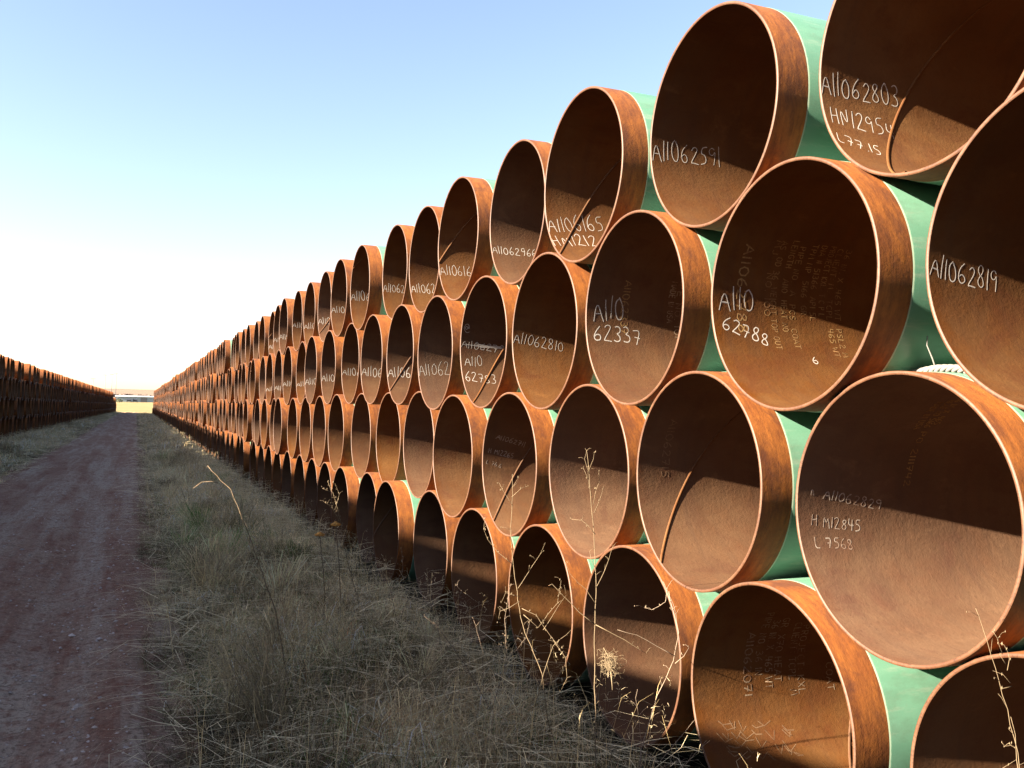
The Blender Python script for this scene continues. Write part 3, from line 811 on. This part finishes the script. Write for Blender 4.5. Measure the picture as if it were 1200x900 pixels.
stalk('dry_weed', 'grey leaning weed between the fourth and fifth bottom pipes', (1.70, 4.30, -1.52), .0042,
      [(1.2, [(0, 0), (-30, 50), (-66, 96), (-84, 110)]), (.8, [(-30, 50), (-44, 40), (-70, 62)]), (.8, [(0, 0), (18, 60), (14, 110), (20, 150)]), (.7, [(18, 60), (40, 90), (44, 110)]), (.7, [(-10, 18), (-12, 70), (-24, 104)])],
      (0, 2, 3), mat='stem', hmat='pod', hsize=.004, seed=9, group=GW)
stalk('oat_grass', 'pale oat grass stem with hanging seeds at the lower right corner', (1.905, 1.475, -1.53), .0018,
      [(1.0, [(10, 0), (8, 300), (0, 420), (-22, 510), (-36, 560), (-46, 592), (-50, 602)]), (.5, [(-24, 516), (-32, 526), (-44, 530)]), (.5, [(-30, 540), (-38, 552)]), (.5, [(-34, 552), (-40, 566), (-42, 572)]), (.5, [(-28, 532), (-24, 546), (-26, 556)]), (.5, [(-38, 568), (-46, 580)]), (.5, [(-22, 512), (-34, 510)]),
       (.8, [(-10, 380), (-16, 420), (-18, 452), (-24, 474)]), (.5, [(-16, 420), (-28, 412), (-40, 404)]), (.5, [(-17, 436), (-26, 440), (-30, 436)]), (.5, [(-18, 450), (-26, 458)])],
      (1, 2, 3, 4, 5, 6, 8, 9, 10), r0=.0014, hsize=.0036, seed=12, cat='grass stem')
stalk('oat_grass', 'second oat grass stem leaning out of the right edge', (1.96, 1.43, -1.53), .0018,
      [(1.0, [(0, 0), (6, 300), (4, 420), (6, 500), (2, 560), (-6, 610)]), (.5, [(6, 500), (-8, 520), (-14, 514)]), (.5, [(3, 550), (-10, 566), (-16, 560)]), (.5, [(0, 580), (-8, 600), (-4, 616)]), (.5, [(4, 420), (-12, 404), (-26, 408)])],
      (1, 2, 3, 4), r0=.0014, hsize=.0036, seed=13, cat='grass stem')
stalk('bent_stalk', 'forked dry stalk bending out of the verge, lit by the sun', (0.80, 5.0, -1.50), .0042,
      [(1.5, [(0, 0), (-20, 90), (-60, 190), (-86, 247), (-100, 258), (-112, 270), (-118, 277), (-119, 274)]), (1.1, [(-98, 256), (-106, 258), (-118, 257), (-128, 249)])], (), r0=.0026, seed=15, cat='stalk', hsize=.007, twigs=False)
stalk('dry_weed', 'feathery weed with a sunlit tip at the dark mouth of the eighth bottom pipe', (1.62, 6.9, -1.5), .0066,
      [(1.2, [(0, 0), (-16, 50), (-24, 90), (-34, 124), (-42, 140)]), (.7, [(-26, 96), (-34, 112), (-44, 118)]), (.7, [(-30, 110), (-26, 126), (-32, 138)]), (.7, [(-36, 128), (-46, 132)]), (.8, [(-10, 30), (10, 60), (16, 76)])],
      (0, 1, 2, 3), hsize=.007, seed=17, group=GW)
stalk('dry_weed', 'low feathery weed in front of the seventh bottom pipe', (1.72, 6.15, -1.5), .006,
      [(1.2, [(0, 0), (-10, 40), (-26, 70), (-40, 92)]), (.7, [(-10, 40), (4, 60), (2, 82)]), (.7, [(-18, 56), (-34, 60), (-46, 70)]), (.7, [(0, 0), (16, 40), (34, 52), (44, 48)])], (0, 1, 2, 3), mat='stem', hmat='pod', hsize=.006, seed=18, group=GW)
stalk('dry_weed', 'grey seedy weed in front of the sixth bottom pipe', (1.74, 5.2, -1.5), .005,
      [(1.2, [(0, 0), (-8, 40), (-20, 76), (-16, 92)]), (.7, [(-8, 40), (14, 66), (26, 70), (30, 60)]), (.7, [(-14, 60), (-34, 72), (-40, 66)]), (.7, [(14, 66), (20, 82), (14, 90)]), (.7, [(0, 10), (30, 30), (50, 34)])], (1, 2, 3, 4), mat='stem', hmat='pod', hsize=.006, seed=19, group=GW)
def flower(base, h, lab):
    e = empty('dried_flower', base, lab, 'flower', 'orange dried flowers by the pipes')
    b = MB(); top = Vector((-.05, .02, h)); b.tube([(0, 0, 0), (-.02, 0, h * .5), top], .004, .003); b.build('stem', M['straw'], e)
    b = MB()
    for i in range(14):
        a = i / 14 * 2 * PI; b.blob(top + Vector((.026 * math.cos(a), .026 * math.sin(a), .006 * (i % 2))), .016, 1, 1, .6)
    b.blob(top + Vector((0, 0, .01)), .03, 1, 1, .7)
    b.build('flower_head', M['petal'], e)
flower((1.37, 6.95, -1.5), .52, 'orange dried flower head nearer the road of the pair')
flower((1.48, 6.90, -1.5), .60, 'orange dried flower head nearer the pipes of the pair')

# straw tuft caught in the mouth of the third bottom pipe
def tuft():
    cx, cy, cz = centre(1, 2)
    e = empty('straw_tuft', (cx - .10, cy - .02, cz - .06), 'knot of dry straw hanging in front of the third bottom pipe', 'straw')
    r = random.Random(4); b = MB()
    for i in range(60):
        a = r.uniform(0, 2 * PI); p = Vector((r.gauss(0, .02), r.gauss(0, .03), r.gauss(0, .02)))
        q = [p]; d = Vector((r.gauss(0, 1), r.gauss(0, 1), r.gauss(0, 1))).normalized()
        for j in range(10):
            d = (d + Vector((r.gauss(0, .75), r.gauss(0, .75), r.gauss(0, .75) - .06)) - (q[-1] - Vector((0, 0, -.02))) * 7).normalized(); q.append(q[-1] + d * .014)
        b.tube(q, .0009, .0005, 4)
    b.tube([(0, 0, -.02), (.0, -.02, -.08), (0, -.03, -.13)], .004, .002)
    b.tube([(0, 0, 0), (0, .06, .04), (.02, .14, -.2), (.03, .16, -.46)], .002, .002)
    b.build('strands', M['husk'], e)
tuft()

# ------------------------------------------------------------------ verge grass
def roots(x): return -0.09 * np.clip((x - 1.1) / 0.7, 0, 1)
def ribbons(pos, dirs, length, height, width, colour, rs, droop=0.5, lev=4):
    """pos (n,3); dirs azimuth; blades rise to 'height' and reach 'length' sideways"""
    n = len(pos); t = np.linspace(0, 1, lev)
    pos = pos.copy(); pos[:, 2] += roots(pos[:, 0])
    ca, sa = np.cos(dirs), np.sin(dirs)
    bend = rs.normal(0, 0.8, n)
    V = np.zeros((n, lev, 2, 3), np.float32)
    wa = rs.uniform(0, 2 * PI, n); wx, wy = np.cos(wa), np.sin(wa)
    for i, tt in enumerate(t):
        out = length * tt
        z = height * (np.sin(tt * PI * (0.5 + droop * 0.5)) if True else tt)
        a2 = dirs + bend * tt
        x = pos[:, 0] + out * np.cos(a2); y = pos[:, 1] + out * np.sin(a2); zz = pos[:, 2] + z
        w = width * (1 - 0.8 * tt) * 0.5
        V[:, i, 0] = np.stack([x - wx * w, y - wy * w, zz - 0.3 * w], 1)
        V[:, i, 1] = np.stack([x + wx * w, y + wy * w, zz + 0.3 * w], 1)
    idx = np.arange(n)[:, None] * (lev * 2) + np.arange(lev - 1)[None, :] * 2
    F = np.stack([idx, idx + 1, idx + 3, idx + 2], -1).reshape(-1, 4)
    C = np.repeat(colour[:, None, :], lev * 2, 1).reshape(-1, 3)
    return V.reshape(-1, 3), F, C

def verge(name, label, x0, x1, bands, road_side, seed):
    rs = np.random.default_rng(seed)
    Vs, Fs, Cs = [], [], []; nb = 0
    def put(V, F, C):
        nonlocal nb
        Vs.append(V); Fs.append(F + nb); Cs.append(C); nb += len(V)
    for (ya, yb, dens, ws) in bands:
        area = (x1 - x0) * (yb - ya); n = int(area * dens)
        ncl = max(20, n // 26)
        cx = rs.uniform(x0, x1, ncl); cy = rs.uniform(ya, yb, ncl)
        away = np.clip((cx - road_side) / (x1 - road_side) if road_side < x0 + .5 else (road_side - cx) / (road_side - x0), 0, 1)
        cx = cx - np.sign(x1 - road_side) * (fbm(cy * .9, cy * 0 + 2, 90 + seed, 3) - .42) * 1.1 * np.clip(1 - away * 2.5, 0, 1)
        tall = 0.06 + 0.22 * np.clip((away - 0.10) / 0.4, 0, 1) * np.interp(away, [0, .5, .75, 1], [1, 1.15, .5, .2]) * (0.3 + 1.3 * fbm(cx * 1.3, cy * 1.3, 50 + seed))
        ddir = rs.uniform(0, 2 * PI, ncl) * 0.55 + fbm(cx * .8, cy * .8, 60 + seed) * 2 * PI
        green = fbm(cx * 1.1, cy * 0.9, 70 + seed) + rs.normal(0, .08, ncl)
        tone = np.clip(rs.normal(1, 0.28, ncl), .4, 1.8) * np.interp(fbm(cx * 1.7, cy * 1.7, 80 + seed, 3), [.27, .42, .60], [.32, .85, 1.85]) * np.interp(away, [0, .15, .36], [.55, .68, 1.0])
        k = rs.integers(0, ncl, n)
        rad_ = np.abs(rs.normal(0, 0.085, n)) * (1 + 0.3 * ws); an = rs.uniform(0, 2 * PI, n)
        x = cx[k] + rad_ * np.cos(an); y = cy[k] + rad_ * np.sin(an)
        keep = (x > x0 - .35) & (x < x1 + .35)
        x, y, k = x[keep], y[keep], k[keep]; n = len(x)
        pos = np.stack([x, y, np.full(n, GZ - .01)], 1)
        kind = rs.random(n)
        isg = green[k] > 0.465
        L = np.where(kind < .72, rs.uniform(.12, .48, n), rs.uniform(.03, .2, n)) * (0.6 + tall[k] * 1.6)
        Hh = np.where(kind < .72, rs.uniform(.10, .75, n), rs.uniform(.5, 1.1, n)) * tall[k]
        d = ddir[k] + rs.normal(0, 0.75, n)
        dry = np.array([.68, .49, .26]); grey = np.array([.60, .475, .335]); grn = np.array([.125, .195, .05]); brn = np.array([.40, .225, .12]); pale = np.array([.85, .73, .47])
        u = rs.random((n, 1))
        col = np.where(u < .36, dry, np.where(u < .62, grey, np.where(u < .84, brn, pale)))
        low = (rs.random(n) < .55) & isg
        col = np.where(low[:, None], grn * rs.uniform(.7, 1.5, (n, 1)) / np.maximum(tone[k][:, None], .5), col)
        Hh = np.where(low, Hh * .55, Hh); L = np.where(low, L * .6, L)
        col = np.clip(col * tone[k][:, None] * rs.uniform(.6, 1.3, (n, 1)), .02, .8)
        w = np.where(u[:, 0] > .80, rs.uniform(.0030, .0060, n), rs.uniform(.0014, .0036, n)) * ws
        put(*ribbons(pos, d, L, Hh, w, col, rs, droop=.75))
        # fine dry fluff: short strands at every angle through the depth of the stand
        m = int(n * .6) if ws < 1.6 else n // 3
        k2 = rs.integers(0, ncl, m); rr2 = np.abs(rs.normal(0, 0.10, m)) * (1 + .3 * ws); an = rs.uniform(0, 2 * PI, m)
        x = np.clip(cx[k2] + rr2 * np.cos(an), x0 - .05, x1 + .05); y = cy[k2] + rr2 * np.sin(an)
        pos = np.stack([x, y, GZ + rs.random(m) ** .8 * tall[k2] * 1.05], 1)
        tone2 = np.where(green[k2] > .55, .62, 1.0)
        put(*ribbons(pos, rs.uniform(0, 2 * PI, m), rs.uniform(.03, .17, m), rs.uniform(-.03, .10, m), rs.uniform(.0011, .0024, m) * ws,
                     np.array([.54, .42, .24]) * (rs.uniform(.3, 1.7, m) * tone[k2] * tone2)[:, None], rs, droop=.6, lev=4))
        # fallen straws lying on top, some out over the road edge
        m = int(n * 0.06)
        x = rs.uniform(x0, x1, m); y = rs.uniform(ya, yb, m)
        aw = np.clip((x - x0) / (x1 - x0), 0, 1) if road_side < x0 + .5 else np.clip((x1 - x) / (x1 - x0), 0, 1)
        pos = np.stack([x, y, GZ + .02 + rs.random(m) * (.04 + .25 * aw)], 1)
        put(*ribbons(pos, rs.choice([0.2, PI - .2, 2.4, -.5], m) + rs.normal(0, .45, m), rs.uniform(.2, .75, m), rs.uniform(-.01, .08, m), rs.uniform(.0024, .0046, m) * ws,
                     np.array([.80, .68, .44]) * rs.uniform(.6, 1.35, (m, 1)), rs, droop=.9))
        # tussocks: arching blades fanning out of one root
        if ws < 2.5:
            nt = int(area * (4.5 if ws < 1.6 else 2.0)); bl = 110 if ws < 1.6 else 60
            tx = rs.uniform(x0 + .35, x1, nt); ty = rs.uniform(ya, yb, nt)
            near_pipe = np.interp((tx - x0) / (x1 - x0), [0, .55, .8, 1], [1, 1, .6, .4])
            size = rs.uniform(.5, 1.2, nt) * near_pipe; lean = rs.uniform(0, 2 * PI, nt); tc = rs.uniform(.4, 1.5, nt); gr = rs.random(nt) < .13
            kk = np.repeat(np.arange(nt), bl); m = len(kk)
            a = lean[kk] + rs.normal(0, 1.3, m); q = np.abs(rs.normal(0, .03, m))
            pos = np.stack([tx[kk] + q * np.cos(a), ty[kk] + q * np.sin(a), np.full(m, GZ)], 1)
            cc = np.where(rs.random((m, 1)) < .55, np.array([.74, .58, .32]), np.array([.46, .36, .23]))
            cc = np.where((gr[kk] & (rs.random(m) < .7))[:, None], np.array([.12, .19, .055]), cc) * (tc[kk] * rs.uniform(.6, 1.3, m))[:, None]
            put(*ribbons(pos, a, rs.uniform(.08, .42, m) * size[kk], rs.uniform(.10, .36, m) * size[kk], rs.uniform(.0022, .0052, m) * ws, np.clip(cc, .02, .8), rs, droop=.6, lev=5))
        # thin upright stems with fuzzy tops
        m = int(n * 0.02)
        x = x0 + (x1 - x0) * (rs.random(m) ** .7 if road_side < x0 + .5 else 1 - rs.random(m) ** .7); y = rs.uniform(ya, yb, m)
        pos = np.stack([x, y, np.full(m, GZ)], 1); hh = rs.uniform(.15, .46, m); dd = rs.uniform(0, 2 * PI, m); LL = rs.uniform(.02, .22, m)
        put(*ribbons(pos, dd, LL, hh, rs.uniform(.0018, .003, m) * ws, np.array([.64, .48, .24]) * rs.uniform(.6, 1.4, (m, 1)), rs, droop=.1))
        if ws < 2.2:
            tips = pos + np.stack([LL * np.cos(dd), LL * np.sin(dd), hh * .98], 1)
            tips = np.repeat(tips, 7, 0); q = len(tips)
            tips = tips - np.stack([np.zeros(q), np.zeros(q), rs.uniform(0, .14, q)], 1)
            put(*ribbons(tips, rs.uniform(0, 2 * PI, q), rs.uniform(.012, .045, q), rs.uniform(-.005, .03, q), rs.uniform(.0016, .003, q) * ws, np.array([.66, .54, .34]) * rs.uniform(.7, 1.3, (q, 1)), rs, lev=3))
    o = obj(name, mesh(name, np.concatenate(Vs), np.concatenate(Fs), [M['grass']], cols=np.concatenate(Cs)))
    tag(o, label, 'grass', kind='stuff')
verge('verge_grass', 'dry tangled grass strip between the dirt road and the sunlit pipe stack', 0.14, 2.16, [(1.0, 6.5, 3500, 1.15), (6.5, 13, 2000, 1.5), (13, 28, 1300, 1.9), (28, 60, 450, 3.2), (60, 138, 150, 6.0)], 0.14, 1)
verge('verge_grass', 'shaded grass strip along the foot of the left pipe stack', LX - 0.1, ROAD_L + 0.02, [(8, 22, 420, 2.2), (22, 50, 420, 3.0), (50, 160, 140, 6.0)], ROAD_L, 2)

# ------------------------------------------------------------------ far background
def th(x, y): return float(terrain_h(np.array([float(x)]), np.array([float(y)]))[0])
def building():
    y = 425; x0, x1 = -8.3, 42; z = th(8, y)
    e = empty('warehouse', ((x0 + x1) / 2, y, z), 'long low pale blue shed with a white roof beyond the sunlit field', 'building')
    w = (x1 - x0); b = MB(); b.box((0, 6, 1.15), (w, 12, 2.3)); b.build('wall', M['wallm'], e, False)
    b = MB(); v = [(-w / 2 - .4, -.5, 2.3), (w / 2 + .4, -.5, 2.3), (w / 2 + .4, 6, 2.75), (-w / 2 - .4, 6, 2.75), (-w / 2 - .4, 12.5, 2.3), (w / 2 + .4, 12.5, 2.3)]
    b.add(v, [[0, 1, 2, 3], [3, 2, 5, 4], [0, 3, 4], [1, 5, 2], [0, 4, 5, 1]]); b.build('roof', M['roofm'], e, False)
    for xx in (-14, -2, 10):
        b = MB(); b.box((xx, -.03, 1.0), (2.6, .06, 2.0)); b.build('door', M['galv'], e, False)
building()
def car(x, y, lab):
    e = empty('parked_car', (x, y, th(x, y)), lab, 'car', 'dark cars parked by the far shed'); e.rotation_euler = (0, 0, PI / 2)
    b = MB(); p = [(-2.1, .35), (2.1, .35), (2.15, .85), (1.2, 1.0), (.7, 1.55), (-1.3, 1.6), (-1.9, 1.05), (-2.15, .9)]
    n = len(p); v = [(a, -.85, z) for a, z in p] + [(a, .85, z) for a, z in p]
    b.add(v, [list(range(n)), list(range(n, 2 * n))[::-1]] + [[i, i + n, (i + 1) % n + n, (i + 1) % n] for i in range(n)]); b.build('body', M['dark'], e, False)
    b = MB(); b.box((-.3, 0, 1.28), (1.7, 1.74, .36)); b.build('window', M['glass'], e, False)
    for a in (-1.35, 1.35):
        for s in (-.8, .8):
            b = MB(); b.tube([(a, s - .1, .34), (a, s + .1, .34)], .34, n=14); b.build('wheel', M['tyre'], e)
car(-2.9, 408, 'dark car parked left of its neighbour in front of the pale shed')
car(-.6, 409, 'dark car parked right of its neighbour in front of the pale shed')
def van(x, y):
    e = empty('white_van', (x, y, th(x, y)), 'tiny white van standing on the rise behind the shed roof', 'van')
    b = MB(); p = [(-2.4, .4), (2.4, .4), (2.4, 1.1), (1.6, 2.1), (-2.4, 2.2)]; n = len(p)
    v = [(a, -1, z) for a, z in p] + [(a, 1, z) for a, z in p]
    b.add(v, [list(range(n)), list(range(n, 2 * n))[::-1]] + [[i, i + n, (i + 1) % n + n, (i + 1) % n] for i in range(n)]); b.build('body', M['van'], e, False)
    for a in (-1.5, 1.5):
        for s in (-.9, .9):
            b = MB(); b.tube([(a, s - .1, .38), (a, s + .1, .38)], .38, n=12); b.build('wheel', M['tyre'], e)
van(-3.6, 560)
def mast(x, y, h, lab):
    z = th(x, y)
    e = empty('light_mast', (x, y, z), lab, 'mast', 'thin masts on the horizon')
    b = MB(); b.tube([(0, 0, 0), (0, 0, h)], .22, .10, 8); b.build('pole', M['galv'], e)
    b = MB(); b.box((0, 0, h - .4), (2.6, .16, .16)); b.build('crossarm', M['galv'], e, False)
for x, h, lab in ((-25.0, 12.5, 'shortest thin mast, standing just above the end of the left stack'), (-18.3, 15.0, 'thin mast second from the left on the horizon'), (-14.6, 15.5, 'thin mast third from the left on the horizon'), (-12.1, 16.0, 'tallest thin mast, nearest the middle of the gap')):
    mast(x, 610, h, lab)
def leafy(name, label, cat, loc, r, h, n, mat, seed, group=None):
    e = empty(name, loc, label, cat, group); rr = random.Random(seed); b = MB()
    for i in range(n):
        a = rr.uniform(0, 2 * PI); q = rr.random() ** .5; z = h * (.1 + .9 * rr.random()); k = math.sin(min(1, z / h) * PI * .8 + .3)
        p = Vector((r * q * k * math.cos(a), r * q * k * math.sin(a), z)); s = h * .09
        d1 = Vector((rr.gauss(0, 1), rr.gauss(0, 1), rr.gauss(0, 1))).normalized() * s; d2 = d1.orthogonal().normalized() * s
        b.add([p - d1, p - d2, p + d1, p + d2], [[0, 1, 2, 3]])
    b.build('crown', M[mat], e, False)
    b = MB(); b.tube([(0, 0, -.1), (0, 0, h * .6)], h * .05, h * .02, 6)
    for i in range(4):
        a = i * 1.6; b.tube([(0, 0, h * .15), (r * .5 * math.cos(a), r * .5 * math.sin(a), h * .7)], h * .03, h * .01, 5)
    b.build('branches', M['wood'], e)
leafy('round_bush', 'small dark green bush left of the pale shed at the end of the road', 'bush', (-6.4, 392, th(-6.4, 392)), 1.6, 1.5, 260, 'bush', 2)
def scrub():
    rs = np.random.default_rng(9); n = 15000
    x = rs.uniform(-130, 90, n); y = 860 + rs.uniform(0, 40, n)
    top = 1.0 + 2.6 * fbm(x / 14, x * 0, 3)
    z = terrain_h(x, y) + rs.random(n) * top
    d1 = rs.normal(0, .5, (n, 3)); d2 = rs.normal(0, .5, (n, 3)); p = np.stack([x, y, z], 1)
    V = np.stack([p - d1, p - d2, p + d1, p + d2], 1).reshape(-1, 3); F = np.arange(4 * n).reshape(n, 4)
    tag(obj('far_scrub', mesh('far_scrub', V, F, [M['scrub']], smooth=False)), 'brown band of bare scrub below the far hills', 'scrub', kind='stuff')
scrub()
